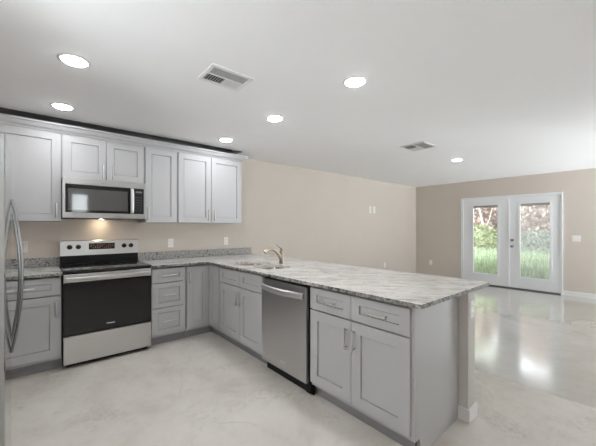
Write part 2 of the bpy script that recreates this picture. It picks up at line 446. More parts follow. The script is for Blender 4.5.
# rear wall with two windows; the wide right-hand one is added for fill light
wins = [(0.66, 1.10, 1.40, 2.28), (6.05, 7.7, 0.08, 2.28)]
rb = MB(); x = XL - T
for a, b_, z0, z1 in wins:
    rb.box(x, a, YR - T, YR, 0, H).box(a, b_, YR - T, YR, 0, z0).box(a, b_, YR - T, YR, z1, H); x = b_
rb.box(x, XR + T, YR - T, YR, 0, H)
struct(rb.build('wall_rear', M['wall']))
for i, (a, b_, z0, z1) in enumerate(wins):
    e = bpy.data.objects.new('window_%d' % (1 + 2 * i), None); COL.objects.link(e); e.location = ((a + b_) / 2, YR, z0); LOC[e.name] = Vector(e.location); struct(e)
    f = MB(); t_ = 0.05
    f.box(a, a + t_, YR - 0.09, YR - 0.03, z0, z1).box(b_ - t_, b_, YR - 0.09, YR - 0.03, z0, z1)
    f.box(a + t_, b_ - t_, YR - 0.09, YR - 0.03, z0, z0 + t_).box(a + t_, b_ - t_, YR - 0.09, YR - 0.03, z1 - t_, z1)
    f.build('window_frame', M['white'], e)
    MB().box(a + t_, b_ - t_, YR - 0.063, YR - 0.057, z0 + t_, z1 - t_).build('pane', M['pane'], e)

# half wall behind the peninsula cabinets
HX0, HX1, HY0 = 2.234, 2.350, 0.815
struct(MB().box(HX0, HX1, HY0, YB, 0, 0.8785).build('wall_peninsula', M['half_wall']), 'pale grey half wall that carries the peninsula worktop')
def skirting(name, segs, label=None):
    mb = MB()
    for (x0, x1, y0, y1) in segs: mb.box(x0, x1, y0, y1, 0, 0.09, 0.004)
    return struct(mb.build(name, M['white']), label)
bt = 0.014
skirting('baseboard_peninsula', [(HX0 - bt, HX1 + bt, HY0 - bt, HY0), (HX0 - bt, HX0, HY0, 0.888), (HX1, HX1 + bt, HY0, YB)], 'white baseboard wrapped round the foot of the half wall')
skirting('baseboard_back', [(HX1 + bt, XR, YB - bt, YB)], 'white baseboard along the long beige wall')
skirting('baseboard_right', [(XR - bt, XR, DY1 + 0.004, YB - bt), (XR - bt, XR, YR, DY0 - 0.004)], 'white baseboard on both sides of the glazed doors')
skirting('baseboard_rear', [(XL, XR - bt, YR, YR + bt)])

# glazed double doors
JX0, JX1 = XR - 0.018, XR + 0.10
tm = MB()
tm.box(JX0, JX1, DY0, 1.178, 0, DZ, 0.003).box(JX0, JX1, 2.968, DY1, 0, DZ, 0.003).box(JX0, JX1, 1.178, 2.968, 1.972, DZ, 0.003)
struct(tm.build('trim_2', M['door_white']), 'white frame round the glazed double doors')
struct(MB().box(XR - 0.03, XR + 0.11, 1.178, 2.968, 0, 0.022, 0.003).build('trim_3', M['bronze']), 'dark sill under the glazed double doors')
FX = Face('X', XR + 0.004)
def glazed_door(name, y0, y1, g0, g1, pm, label, knob_y=None):
    e = bpy.data.objects.new(name, None); COL.objects.link(e); e.location = (XR + 0.02, (y0 + y1) / 2, 0.024); LOC[e.name] = Vector(e.location); struct(e, label)
    z0, z1, gz0, gz1 = 0.026, 1.968, 0.265, 1.832
    s = MB()
    for q in ((y0, g0, z0, z1), (g1, y1, z0, z1), (g0, g1, z0, gz0), (g0, g1, gz1, z1)):
        FX.box(s, q[0], q[1], -0.045, 0.0, q[2], q[3])
    s.build('door_slab', M['door_white'], e)
    r = MB(); k = 0.028
    for q in ((g0 - k, g0 + 0.006, gz0 - k, gz1 + k), (g1 - 0.006, g1 + k, gz0 - k, gz1 + k), (g0 + 0.006, g1 - 0.006, gz0 - k, gz0 + 0.006), (g0 + 0.006, g1 - 0.006, gz1 - 0.006, gz1 + k)):
        FX.box(r, q[0], q[1], -0.001, 0.014, q[2], q[3], 0.003)
    r.build('glazing_frame', M['door_white'], e)
    FX.box(MB(), g0, g1, -0.030, -0.024, gz0, gz1).build('glass_pane', pm, e)
    hb = MB(); FX.box(hb, g0 + 0.008, g1 - 0.008, -0.020, 0.004, gz1 - 0.055, gz1 - 0.008, 0.004)
    hb.build('blind_header', mat('taupe_blind', (0.33, 0.30, 0.28), 0.6), e)
    if knob_y:
        for z, nm in ((1.051, 'deadbolt'), (0.915, 'knob')):
            mb = MB(); mb.cyl(FX.p(knob_y, 0, z), FX.p(knob_y, 0.012, z), 0.033, 0.030, 24, 0.002)
            if nm == 'knob':
                mb.cyl(FX.p(knob_y, 0.012, z), FX.p(knob_y, 0.035, z), 0.012); mb.cyl(FX.p(knob_y, 0.035, z), FX.p(knob_y, 0.065, z), 0.028, 0.024, 24, 0.008)
            else:
                mb.cyl(FX.p(knob_y, 0.012, z), FX.p(knob_y, 0.02, z), 0.02, 0.018); mb.box(XR - 0.03, XR - 0.012, knob_y - 0.004, knob_y + 0.004, z - 0.014, z + 0.014, 0.002)
            mb.build(nm, M['dark_nickel'], e, True)
    return e
glazed_door('door_1', 2.046, 2.964, 2.253, 2.757, M['pane'], 'left leaf of the white glazed double doors, clear pane')
d2 = glazed_door('door_2', 1.182, 2.042, 1.343, 1.845, M['pane_hazy'], 'right leaf of the white glazed double doors, hazy pane and knobs', 1.986)
FX.box(MB(), 2.026, 2.062, 0.0, 0.012, 0.03, 1.966, 0.003).build('astragal', M['door_white'], d2)

# ------------------------------------------------------------------ kitchen geometry constants
YD, XD, YU = 3.553, 1.612, 3.848            # door faces: range run, peninsula, wall cabinets
FR, FP, FU = Face('Y', YD), Face('X', XD), Face('Y', YU)
ZB, ZT, ZC = 0.118, 0.862, 0.878            # door bottom, door top, carcass top
TOE = 0.078

def carcass(F, u0, u1, depth, z0, z1, parent, top=True, name='carcass', front=True):
    """cabinet box of panels behind the doors"""
    if u0 > u1: u0, u1 = u1, u0
    mb = MB(); t = 0.018; n0 = -0.0215
    F.box(mb, u0, u0 + t, -depth, n0, z0, z1); F.box(mb, u1 - t, u1, -depth, n0, z0, z1)
    F.box(mb, u0 + t, u1 - t, -depth, n0, z0, z0 + t); F.box(mb, u0 + t, u1 - t, -depth, -depth + 0.006, z0 + t, z1)
    if top: F.box(mb, u0 + t, u1 - t, -depth + 0.006, n0, z1 - t, z1)
    if front:   # face frame
        F.box(mb, u0 + t, u0 + 0.04, n0 - 0.019, n0, z0 + t, z1 - 0.018); F.box(mb, u1 - 0.04, u1 - t, n0 - 0.019, n0, z0 + t, z1 - 0.018)
        F.box(mb, u0 + 0.04, u1 - 0.04, n0 - 0.019, n0, z1 - (0.05 if top else 0.075), z1 - (0.018 if top else 0.036))
        F.box(mb, u0 + 0.04, u1 - 0.04, n0 - 0.019, n0, z0 + t, z0 + 0.05)
    return mb.build(name, M['cab'], parent)
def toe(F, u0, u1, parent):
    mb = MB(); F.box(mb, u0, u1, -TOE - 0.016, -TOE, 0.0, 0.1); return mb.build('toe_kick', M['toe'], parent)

SD = 0.076   # door stile
def door(F, u0, u1, z0, z1, parent, hu=None, hz=None, vertical=True, m='nickel', su=SD, sv=0.074):
    d = shaker(F, u0, u1, z0, z1, su, sv).build('door', M['cab'], parent)
    if hu is not None: pull(F, d, hu, hz, 0.145, vertical, M[m])
    return d
def drawer(F, u0, u1, z0, z1, parent, m='nickel', handle=True, su=0.066, sv=0.052, rec=0.010):
    d = shaker(F, u0, u1, z0, z1, su, sv, rec=rec).build('drawer', M['cab'], parent)
    if handle: pull(F, d, (u0 + u1) / 2, (z0 + z1) / 2, 0.15, False, M[m])
    return d

# --- wall cabinets
def wall_cabinet(label, u0, u1, z0, z1, leaves):
    e = thing('wall_cabinet', label, 'cabinet', ((u0 + u1) / 2, 4.0, z0), 'grey wall cabinets over the range run')
    carcass(FU, u0, u1, YB - 0.002 - YU, z0, z1, e, top=True)
    for a, b_, hu, hz in leaves:
        door(FU, a, b_, z0 + 0.002, z1 - 0.002, e, hu, hz, su=0.07, sv=0.07)
    return e
ZU0, ZU1 = 1.384, 2.268
g = 0.004
wall_cabinet('tall grey wall cabinet at the left, beside the fridge handle', -0.352, 0.1795, ZU0, ZU1, [(-0.348, 0.173, 0.137, 1.493)])
wall_cabinet('short grey two-door wall cabinet directly above the microwave', 0.1815, 0.9535, 1.832, ZU1, [(0.190, 0.566, 0.535, 1.925), (0.570, 0.946, 0.626, 1.925)])
wall_cabinet('narrow single-door grey wall cabinet just right of the microwave', 0.9555, 1.3340, ZU0, ZU1, [(0.962, 1.326, 0.988, 1.493)])
wall_cabinet('wide two-door grey wall cabinet at the right end of the row', 1.3360, 2.2450, ZU0, ZU1, [(1.344, 1.779, 1.737, 1.489), (1.784, 2.241, 1.820, 1.489)])
# crown: a sloping cornice with a lip, returned along the right end
def crown_profile(s):
    return [(0.0, 2.2695), (0.006, 2.2695), (0.014, 2.286), (0.034, 2.300), (0.052, 2.330), (0.068, 2.333), (0.070, 2.349), (0.0, 2.349)]
cm = MB()
pf = crown_profile(1)
cm.prism([(YU - 0.0 - n + 0.004, z) for n, z in pf], 'x', -0.352, 2.2455 + 0.070)
b = cm.bm
# mitre the right end: pull the end vertices back by the profile's own projection
for v in b.verts:
    if v.co.x > 2.2:
        n = YU + 0.004 - v.co.y; v.co.x = 2.2455 + n
rt = MB(); rt.prism([(2.2455 + n, z) for n, z in pf], 'y', YU, YB - 0.002)
for v in rt.bm.verts:
    if v.co.y < 4.0: v.co.y = YU + 0.004 - (v.co.x - 2.2455)
me_ = bpy.data.meshes.new('tmp'); rt.bm.to_mesh(me_); rt.bm.free(); b.from_mesh(me_); bpy.data.meshes.remove(me_)
tag(cm.build('crown_molding', M['cab']), 'sloping grey crown molding along the tops of the wall cabinets', 'crown molding')

# --- base cabinets, range run
def base(label, loc): return thing('base_cabinet', label, 'cabinet', loc, 'grey base cabinets')
e = base('grey base cabinet left of the range with one drawer over one door', (-0.1, 3.85, 0))
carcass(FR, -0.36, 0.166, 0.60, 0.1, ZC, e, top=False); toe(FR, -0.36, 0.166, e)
drawer(FR, -0.355, 0.160, 0.700, ZT, e)
door(FR, -0.355, 0.160, ZB + 0.012, 0.690, e, 0.124, 0.572)
e = base('narrow grey base cabinet right of the range with three stacked drawers', (1.14, 3.85, 0))
carcass(FR, 0.946, 1.330, 0.60, 0.1, ZC, e, top=False); toe(FR, 0.946, 1.330, e)
for z0, z1 in ((0.706, ZT), (0.428, 0.698), (0.130, 0.420)): drawer(FR, 0.951, 1.322, z0, z1, e)
# corner cabinet with a two-leaf folding door
e = base('grey corner base cabinet with a folding two-leaf door in the inner corner', (1.9, 3.85, 0))
cc = MB(); t = 0.018
XI, YI = XD + 0.0215, YD + 0.0215
cc.box(1.335, 2.228, 4.13, 4.153, 0.1, ZC).box(1.335, 1.353, YI, 4.13, 0.1, ZC).box(1.353, 2.228, YI, 4.13, 0.1, 0.118)
cc.box(2.21, 2.228, 3.27, 4.13, 0.118, ZC).box(XI, 2.21, 3.27, 3.288, 0.1, ZC).box(XI, 2.21, 3.288, YI, 0.1, 0.118)
cc.box(1.353, XI + 0.02, YI, YI + 0.02, 0.118, 0.838).box(XI, XI + 0.02, 3.288, YI, 0.118, 0.838)
cc.build('carcass', M['cab'], e)
tk = MB(); tk.box(1.335, XD + TOE + 0.016, YD + TOE, YD + TOE + 0.016, 0, 0.1).box(XD + TOE, XD + TOE + 0.016, 3.27, YD + TOE, 0, 0.1); tk.build('toe_kick', M['toe'], e)
door(FR, 1.342, XD - 0.002, ZB + 0.012, ZT, e, 1.368, 0.735)
door(FP, 3.288, YD - 0.002, ZB + 0.012, ZT, e)
# --- peninsula
PD = 0.614
e = base('grey sink base cabinet below the faucet with two doors under false drawer fronts', (1.9, 2.81, 0))
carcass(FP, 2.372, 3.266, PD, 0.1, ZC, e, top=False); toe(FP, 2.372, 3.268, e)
for a, b_, hu in ((2.806, 3.256, 2.837), (2.376, 2.802, 2.772)):
    drawer(FP, a, b_, 0.700, ZT, e, handle=False)
    door(FP, a, b_, ZB + 0.012, 0.690, e, hu, 0.575)
e = base('grey base cabinet at the free end of the peninsula with two drawers over two doors', (1.9, 1.31, 0))
carcass(FP, 0.893, 1.724, PD, 0.1, ZC, e, top=False); toe(FP, 0.91, 1.724, e)
for a, b_, hu in ((1.321, 1.720, 1.352), (0.895, 1.317, 1.286)):
    drawer(FP, a, b_, 0.700, ZT, e)
    door(FP, a, b_, ZB + 0.012, 0.690, e, hu, 0.572)
MB().prism([(XD + 0.0215, 0.1), (XD + TOE, 0.1), (XD + TOE, 0.0), (2.228, 0.0), (2.228, ZC), (XD + 0.0215, ZC)], 'y', 0.875, 0.892).build('end_panel', M['cab'], e)

# ------------------------------------------------------------------ worktops and backsplash
CZ0, CZ1 = 0.879, 0.907
def polished(mb, name):
    o = mb.build(name, [M['granite'], M['granite_rim']])
    for p in o.data.polygons:
        if abs(p.normal.z) < 0.9: p.material_index = 1
    return o
o = polished(MB().box(-0.365, 0.172, YD - 0.03, YB - 0.001, CZ0, CZ1, 0.004), 'worktop')
tag(o, 'short speckled granite worktop left of the range, behind the fridge handle', 'worktop', 'granite worktops')
LP = [(0.942, YB - 0.001), (0.942, YD - 0.03), (XD - 0.03, YD - 0.03), (XD - 0.03, 0.810), (2.626, 0.810), (2.626, YB - 0.001)]
wt = MB().prism(LP, 'z', CZ0, CZ1)
bmesh.ops.recalc_face_normals(wt.bm, faces=wt.bm.faces[:])
bmesh.ops.bevel(wt.bm, geom=[e_ for e_ in wt.bm.edges if abs(e_.verts[0].co.z - e_.verts[1].co.z) < 1e-5], offset=0.004, segments=2, affect='EDGES', profile=0.5)
# sink cut-outs: two rounded holes
def rrect(x0, x1, y0, y1, r, n=8):
    out = []
    for cx, cy, a0 in ((x1 - r, y1 - r, 0), (x0 + r, y1 - r, 90), (x0 + r, y0 + r, 180), (x1 - r, y0 + r, 270)):
        for k in range(n + 1):
            a = R(a0 + 90 * k / n); out.append((cx + r * math.cos(a), cy + r * math.sin(a)))
    return out
BOWLS = [(1.700, 2.095, 2.840, 3.215, 0.09), (1.725, 2.065, 2.445, 2.800, 0.08)]
o = polished(wt, 'worktop')
tag(o, 'L-shaped white granite worktop from the range round to the peninsula end', 'worktop', 'granite worktops')
cut = MB()
for x0, x1, y0, y1, r in BOWLS: cut.prism(rrect(x0, x1, y0, y1, r), 'z', CZ0 - 0.05, CZ1 + 0.05)
co = cut.build('cutter', M['granite_edge'])
md = o.modifiers.new('b', 'BOOLEAN'); md.object = co; md.operation = 'DIFFERENCE'; md.solver = 'EXACT'
dg = bpy.context.evaluated_depsgraph_get(); dg.update()
nm = bpy.data.meshes.new_from_object(o.evaluated_get(dg)); o.modifiers.clear(); o.data = nm
bpy.data.objects.remove(co)
nm.name = 'worktop'
tag(MB().box(-0.365, 0.178, YB - 0.022, YB - 0.001, CZ1 + 0.0005, 1.008, 0.002).build('backsplash', M['granite_edge']), 'short speckled granite backsplash strip left of the range', 'backsplash', 'granite backsplash strips')
tag(MB().box(0.942, 2.606, YB - 0.022, YB - 0.001, CZ1 + 0.0005, 1.008, 0.002).build('backsplash', M['granite_edge']), 'long speckled granite backsplash strip right of the range', 'backsplash', 'granite backsplash strips')

# ------------------------------------------------------------------ sink and faucet
sk = thing('sink', 'stainless double-bowl undermount sink set in the peninsula worktop', 'sink', (1.9, 2.82, 0.68))
for x0, x1, y0, y1, r in BOWLS:
    mb = MB(); b = mb.bm; zt = CZ0 - 0.001; zb = 0.70
    loops = [(0.016, zt), (-0.004, zt), (-0.004, zt - 0.004), (0.004, zb + 0.03), (0.012, zb + 0.008), (0.035, zb), (0.12, zb - 0.004)]
    loops = [(-0.016, zt), (-0.001, zt), (0.001, zt - 0.006), (0.008, zb + 0.03), (0.018, zb + 0.008), (0.045, zb), (0.12, zb - 0.003)]
    rings = [[b.verts.new((x, y, z)) for x, y in rrect(x0 + k, x1 - k, y0 + k, y1 - k, max(0.02, r - k))] for k, z in loops]
    low = [[b.verts.new((x, y, z - 0.003)) for x, y in rrect(x0 + k - 0.002, x1 - k + 0.002, y0 + k - 0.002, y1 - k + 0.002, max(0.02, r - k))] for k, z in loops]
    n = len(rings[0])
    for A, B in list(zip(rings, rings[1:])) + list(zip(low[::-1], low[::-1][1:])) + [(low[0], rings[0])]:
        for i in range(n): b.faces.new((A[i], A[(i + 1) % n], B[(i + 1) % n], B[i]))
    b.faces.new(rings[-1]); b.faces.new(low[-1][::-1])
    bo = mb.build('bowl', M['sink'], sk, True)
    cx, cy = (x0 + x1) / 2, (y0 + y1) / 2
    MB().cyl((cx, cy, 0.6975), (cx, cy, 0.7005), 0.045, seg=28, bev=0.001).build('drain', M['steel_hi'], bo, True)
fa = thing('faucet', 'warm nickel single-lever faucet rising behind the sink', 'faucet', (2.145, 2.77, CZ1))
MB().cyl((2.145, 2.77, CZ1), (2.145, 2.77, CZ1 + 0.012), 0.030, 0.026, 28, 0.003).build('base', M['faucet'], fa, True)
MB().tube([(2.145, 2.77, CZ1 + 0.010), (2.145, 2.77, 0.96), (2.146, 2.77, 1.02), (2.148, 2.77, 1.062)], [0.0265, 0.025, 0.0245, 0.025], 20).build('body', M['faucet'], fa, True)
MB().tube([(2.142, 2.77, 0.965), (2.105, 2.77, 1.012), (2.055, 2.77, 1.060), (2.005, 2.77, 1.082), (1.962, 2.77, 1.078)], [0.023, 0.020, 0.0175, 0.017, 0.017], 18).build('spout', M['faucet'], fa, True)
MB().tube([(1.964, 2.77, 1.078), (1.938, 2.77, 1.066), (1.912, 2.77, 1.046)], [0.0175, 0.0205, 0.0225], 18).build('spray_head', M['faucet'], fa, True)
MB().tube([(2.150, 2.77, 1.060), (2.140, 2.77, 1.078), (2.105, 2.77, 1.102), (2.068, 2.77, 1.128)], [0.0215, 0.0165, 0.0085, 0.0075], 14, flat=(0.7, 1.2, (0, 0, 1))).build('lever', M['faucet'], fa, True)

# ------------------------------------------------------------------ range
rg = thing('range', 'stainless and black electric range between the grey base cabinets', 'range', (0.5565, 3.85, 0))
RX, RX2 = 0.178, 0.935
MB().box(RX, RX2, 3.545, 4.10, 0.05, 0.894).build('body', M['black'], rg)
for xx in (RX + 0.05, RX2 - 0.05):
    for yy in (3.60, 4.05): MB().cyl((xx, yy, 0.0), (xx, yy, 0.05), 0.02, seg=14).build('foot', M['black'], rg)
MB().box(RX + 0.02, RX2 - 0.02, 3.56, 3.575, 0.012, 0.05).build('toe_plate', M['black'], rg)
ct = MB().box(RX - 0.004, RX2 + 0.004, 3.505, 4.10, 0.895, 0.922, 0.006).build('cooktop', M['cooktop'], rg, True)
for cx, cy, r in ((0.36, 3.66, 0.115), (0.75, 3.66, 0.085), (0.36, 3.93, 0.085), (0.75, 3.93, 0.115)):
    mb = MB(); b = mb.bm; n = 40
    A = [b.verts.new((cx + r * math.cos(6.2832 * k / n), cy + r * math.sin(6.2832 * k / n), 0.9225)) for k in range(n)]
    B = [b.verts.new((cx + (r - 0.004) * math.cos(6.2832 * k / n), cy + (r - 0.004) * math.sin(6.2832 * k / n), 0.9225)) for k in range(n)]
    for k in range(n): b.faces.new((A[k], A[(k + 1) % n], B[(k + 1) % n], B[k]))
    mb.build('burner_ring', M['ring'], ct)
FG = Face('Y', 3.513)
od = MB(); FG.box(od, RX, RX2, -0.030, 0.0, 0.312, 0.806, 0.003); od = od.build('oven_door', M['glass_black'], rg)
tb = MB(); FG.box(tb, RX, RX2, -0.030, 0.001, 0.8065, 0.882, 0.004); tb.build('door_trim', M['steel'], od)
hd = MB(); hd.box(RX + 0.012, RX2 - 0.012, 3.462, 3.480, 0.826, 0.860, 0.007, 3)
for xx in (RX + 0.022, RX2 - 0.046): hd.box(xx, xx + 0.024, 3.475, 3.513, 0.830, 0.856, 0.004)
hd.build('handle', M['steel'], od, True)
text('Whirlpool', FG, 0.556, 0.0003, 0.372, 0.017, M['logo'], od, bold=0.0006)
wd = MB(); FG.box(wd, RX, RX2, -0.030, 0.002, 0.045, 0.302, 0.004); wd.build('drawer', M['steel'], rg)
# control panel at the back
bgp = MB().box(RX + 0.004, RX2 + 0.004, 4.098, 4.168, 0.9225, 1.015).box(RX + 0.004, RX2 + 0.004, 4.120, 4.168, 1.015, 1.17).build('back_riser', M['black'], rg)
pn = MB().prism([(4.094, 1.0155), (4.120, 1.0155), (4.120, 1.172), (4.150, 1.176), (4.112, 1.176), (4.107, 1.170)], 'x', RX, RX2 + 0.008)
pn = MB().prism([(4.094, 1.0155), (4.1195, 1.0155), (4.1195, 1.1705), (4.168, 1.1705), (4.168, 1.177), (4.112, 1.177), (4.107, 1.171)], 'x', RX, RX2 + 0.008).build('control_panel', M['steel'], rg)
def py(z): return 4.094 + (z - 1.0155) / (1.171 - 1.0155) * 0.013
for x in (0.262, 0.340, 0.788, 0.862):
    mb = MB(); z = 1.108; y = py(z)
    mb.cyl((x, y, z), (x, y - 0.006, z), 0.026, 0.025, 24, 0.001).cyl((x, y - 0.006, z), (x, y - 0.028, z), 0.021, 0.019, 24, 0.003)
    mb.box(x - 0.004, x + 0.004, y - 0.032, y - 0.02, z - 0.019, z + 0.019, 0.002)
    mb.build('knob', M['black'], pn, True)
dp = MB().prism([(py(1.076) - 0.002, 1.076), (4.11, 1.076), (4.11, 1.145), (py(1.145) - 0.002, 1.145)], 'x', 0.436, 0.690).build('display', M['glass_black'], pn)
for r_, z in enumerate((1.090, 1.106, 1.122)):
    for k in range(11):
        if (k * 7 + r_ * 3) % 5 == 0: continue
        x = 0.450 + k * 0.0212; y = py(z) - 0.0026
        MB().box(x, x + 0.013, y, y + 0.0004, z, z + 0.008).build('key', M['digit'], dp)

# ------------------------------------------------------------------ microwave
mw = thing('microwave', 'stainless over-the-range microwave under the short wall cabinet', 'microwave', (0.567, 4.0, 1.414))
MX0, MX1, MZ0, MZ1 = 0.1835, 0.9505, 1.416, 1.829
FM = Face('Y', 3.800)
MB().box(MX0 + 0.004, MX1 - 0.004, 3.822, YB - 0.003, MZ0, MZ1 - 0.002).build('body', M['black'], mw)
mb = MB(); FM.box(mb, MX0, MX1, -0.02, 0.004, 1.765, MZ1, 0.003); tp = mb.build('top_trim', M['steel_mw'], mw)
mb = MB(); FM.box(mb, MX0, MX1, -0.02, 0.004, MZ0 + 0.006, 1.476, 0.003); mb.build('bottom_trim', M['steel_mw'], mw)
for a_, b_ in ((MX0, 0.208), (0.932, MX1)): FM.box(MB(), a_, b_, -0.02, 0.004, 1.476, 1.765, 0.001).build('side_trim', M['steel_mw'], mw)
mb = MB(); FM.box(mb, 0.2085, 0.822, -0.02, 0.005, 1.477, 1.764, 0.002); md_ = mb.build('door', M['glass_black'], mw)
mb = MB(); FM.box(mb, 0.228, 0.765, 0.0045, 0.0062, 1.502, 1.722, 0.0005); mb.build('window', M['mw_window'], md_)
mb = MB(); mb.tube([FM.p(0.806, 0.006, 1.755), FM.p(0.806, 0.030, 1.735), FM.p(0.806, 0.038, 1.62), FM.p(0.806, 0.030, 1.505), FM.p(0.806, 0.006, 1.487)], 0.0165, 12, flat=(0.6, 1.1, (0, 1, 0))); mb.build('handle', M['steel_hi'], md_, True)
mb = MB(); FM.box(mb, 0.8225, 0.9315, -0.02, 0.003, 1.477, 1.764, 0.001); kp = mb.build('keypad', M['black'], mw)
kpm = mat('grey_key_print', (0.20, 0.20, 0.20), 0.5)
for r_ in range(6):
    for k in range(3):
        FM.box(MB(), 0.846 + k * 0.026, 0.856 + k * 0.026, 0.0028, 0.0034, 1.512 + r_ * 0.030, 1.518 + r_ * 0.030).build('key', kpm, kp)
FM.box(MB(), 0.846, 0.912, 0.0028, 0.0034, 1.715, 1.734).build('clock_display', kpm, kp)
text('Whirlpool', FM, 0.556, 0.0042, 1.793, 0.022, mat('dark_logo_print', (0.25, 0.25, 0.25), 0.4), tp, bold=0.0004)
MB().box(0.535, 0.570, 4.06, 4.095, MZ0 - 0.001, MZ0 + 0.004).build('lamp_lens', M['hood_lens'], mw)
for x in (0.30, 0.72): MB().box(x, x + 0.14, 3.87, 4.02, MZ0 - 0.004, MZ0 + 0.001, 0.002).build('grease_filter', M['dark_nickel'], mw)

# ------------------------------------------------------------------ dishwasher
dw = thing('dishwasher', 'stainless dishwasher with a bowed bar handle in the peninsula', 'dishwasher', (1.9, 2.06, 0))
D0, D1 = 1.752, 2.366
MB().box(1.632, 2.21, D0 - 0.008, D1, 0.10, 0.868).build('tub', M['black'], dw)
FD = Face('X', 1.597)
mb = MB(); FD.box(mb, D0, D1, -0.03, 0.0, 0.100, 0.852, 0.004); dd = mb.build('door', M['steel_y'], dw)
mb = MB(); n = 14
pts = [(1.597 - 0.010 - 0.046 * math.sin(math.pi * k / n), D1 - 0.012 - (D1 - D0 - 0.034) * k / n, 0.782) for k in range(n + 1)]
bb = mb.bm; ring = []
for x, y, z in pts:
    ring.append([bb.verts.new((x + dx, y, z + dz)) for dx, dz in ((-0.006, 0.020), (-0.009, 0.012), (-0.009, -0.012), (-0.006, -0.022), (0.005, -0.026), (0.006, 0.026))])
for A, B in zip(ring, ring[1:]):
    for i in range(6): bb.faces.new((A[i], A[(i + 1) % 6], B[(i + 1) % 6], B[i]))
bb.faces.new(ring[0][::-1]); bb.faces.new(ring[-1])
for y in (pts[0][1] - 0.012, pts[-1][1] + 0.012): mb.box(1.583, 1.5985, y - 0.012, y + 0.012, 0.758, 0.806, 0.002)
mb.build('handle', M['steel_hi'], dd, True)
text('Whirlpool', FD, 2.045, 0.0003, 0.175, 0.017, M['logo'], dd, bold=0.0004)
mb = MB(); mb.box(1.66, 1.676, D0 - 0.02, D1, 0.0, 0.099).box(1.625, 1.66, D0 - 0.018, D0 + 0.03, 0.02, 0.095, 0.002); mb.build('toe_kick', M['black'], dw)

# ------------------------------------------------------------------ refrigerator
fr = thing('refrigerator', 'stainless refrigerator at the left edge with bowed bar handles', 'refrigerator', (-0.5, 2.40, 0))
F0, F1 = 1.95, 2.86
MB().box(-0.90, -0.190, F0 + 0.004, F1 - 0.004, 0.03, 1.745, 0.004).build('body', M['fridge_side'], fr)
for xx in (-0.85, -0.26):
    for yy in (F0 + 0.06, F1 - 0.06): MB().cyl((xx, yy, 0), (xx, yy, 0.03), 0.025, seg=12).build('foot', M['black'], fr)
MB().box(-0.235, -0.215, F0 + 0.10, F1 - 0.10, 0.008, 0.030).build('toe_plate', M['black'], fr)
def fdoor(y0, y1, xs, ys):
    mb = MB()
    mb.prism([(-0.188, y0), (-0.188, y1)] + [(x, y) for x, y in zip(xs, ys)], 'z', 0.05, 1.756)
    d = mb.build('door', [M['fridge'], M['fridge_side']], fr)
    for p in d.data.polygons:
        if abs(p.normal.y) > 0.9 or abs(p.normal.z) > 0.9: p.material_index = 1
    return d
YS = 2.385
d1 = fdoor(F0, YS - 0.003, [-0.121, -0.117, -0.117, -0.121], [YS - 0.003, YS - 0.008, F0 + 0.006, F0])
d2_ = fdoor(YS + 0.003, F1, [-0.150, -0.146, -0.134, -0.126, -0.121, -0.124], [F1, F1 - 0.01, 2.70, 2.54, YS + 0.008, YS + 0.003])
for d_, y in ((d1, YS - 0.030), (d2_, YS + 0.034)):
    mb = MB(); hp = []
    off = 0.0 if d_ is d1 else -0.014
    for k in range(15):
        s_ = k / 14; hp.append((-0.116 + off + 0.046 * math.sin(math.pi * s_) ** 0.85, y, 0.615 + 0.87 * s_))
    mb.tube(hp, 0.0065, 12, flat=(1.0, 1.25, (1, 0, 0)), sub=2); mb.build('handle', M['dark_nickel'], d_, True)

# ------------------------------------------------------------------ outlets and switches
def plate(F, u, z, label, w_=0.072, h_=0.116, kind='outlet', name='outlet', cat='outlet', group=None):
    e = thing(name, label, cat, F.p(u, 0, z - h_ / 2), group)
    mb = MB(); F.box(mb, u - w_ / 2, u + w_ / 2, -0.0005, 0.006, z - h_ / 2, z + h_ / 2, 0.0025); mb.build('cover_plate', M['plastic'], e)
    if kind == 'outlet':
        for dz in (-0.024, 0.024):
            mb = MB(); F.box(mb, u - 0.017, u + 0.017, 0.004, 0.0085, z + dz - 0.016, z + dz + 0.016, 0.002); s = mb.build('socket', M['plastic'], e)
            mb = MB()
            for du in (-0.007, 0.007): F.box(mb, u + du - 0.001, u + du + 0.001, 0.0083, 0.0088, z + dz - 0.005, z + dz + 0.006)
            mb.build('slot', M['slot'], s)
    elif kind == 'switch':
        for k in range(2 if w_ > 0.1 else 1):
            du = (-0.023, 0.023)[k] if w_ > 0.1 else 0
            mb = MB(); F.box(mb, u + du - 0.016, u + du + 0.016, 0.004, 0.010, z - 0.033, z + 0.033, 0.002); mb.build('rocker', M['plastic'], e)
    elif kind == 'coax':
        mb = MB(); mb.cyl(F.p(u, 0.004, z), F.p(u, 0.014, z), 0.006, seg=12); mb.build('jack', M['nickel'], e, True)
    return e
WB = Face('Y', YB); WR = Face('X', XR); WH = Face('Y', HY0)
plate(WB, 1.354, 1.116, 'white outlet above the backsplash just right of the range')
plate(WB, 2.163, 1.119, 'white outlet above the backsplash near its right end')
plate(WB, -0.120, 1.125, 'white outlet on the wall behind the fridge handle')
plate(WB, 5.775, 1.728, 'left of two white plates high on the long beige wall', 0.072, 0.160)
plate(WB, 5.935, 1.728, 'right of two white plates high on the long beige wall', 0.072, 0.160, 'coax', 'wall_plate', 'wall plate')
plate(WB, 6.365, 0.421, 'white outlet low on the long beige wall beyond the peninsula')
plate(WR, 3.766, 0.408, 'white outlet low on the far wall left of the glazed doors')
plate(WR, 0.955, 1.110, 'white double light switch right of the glazed doors', 0.118, 0.118, 'switch', 'light_switch', 'switch')
plate(WH, 2.292, 0.757, 'white outlet on the end of the half wall under the worktop', 0.07, 0.116)

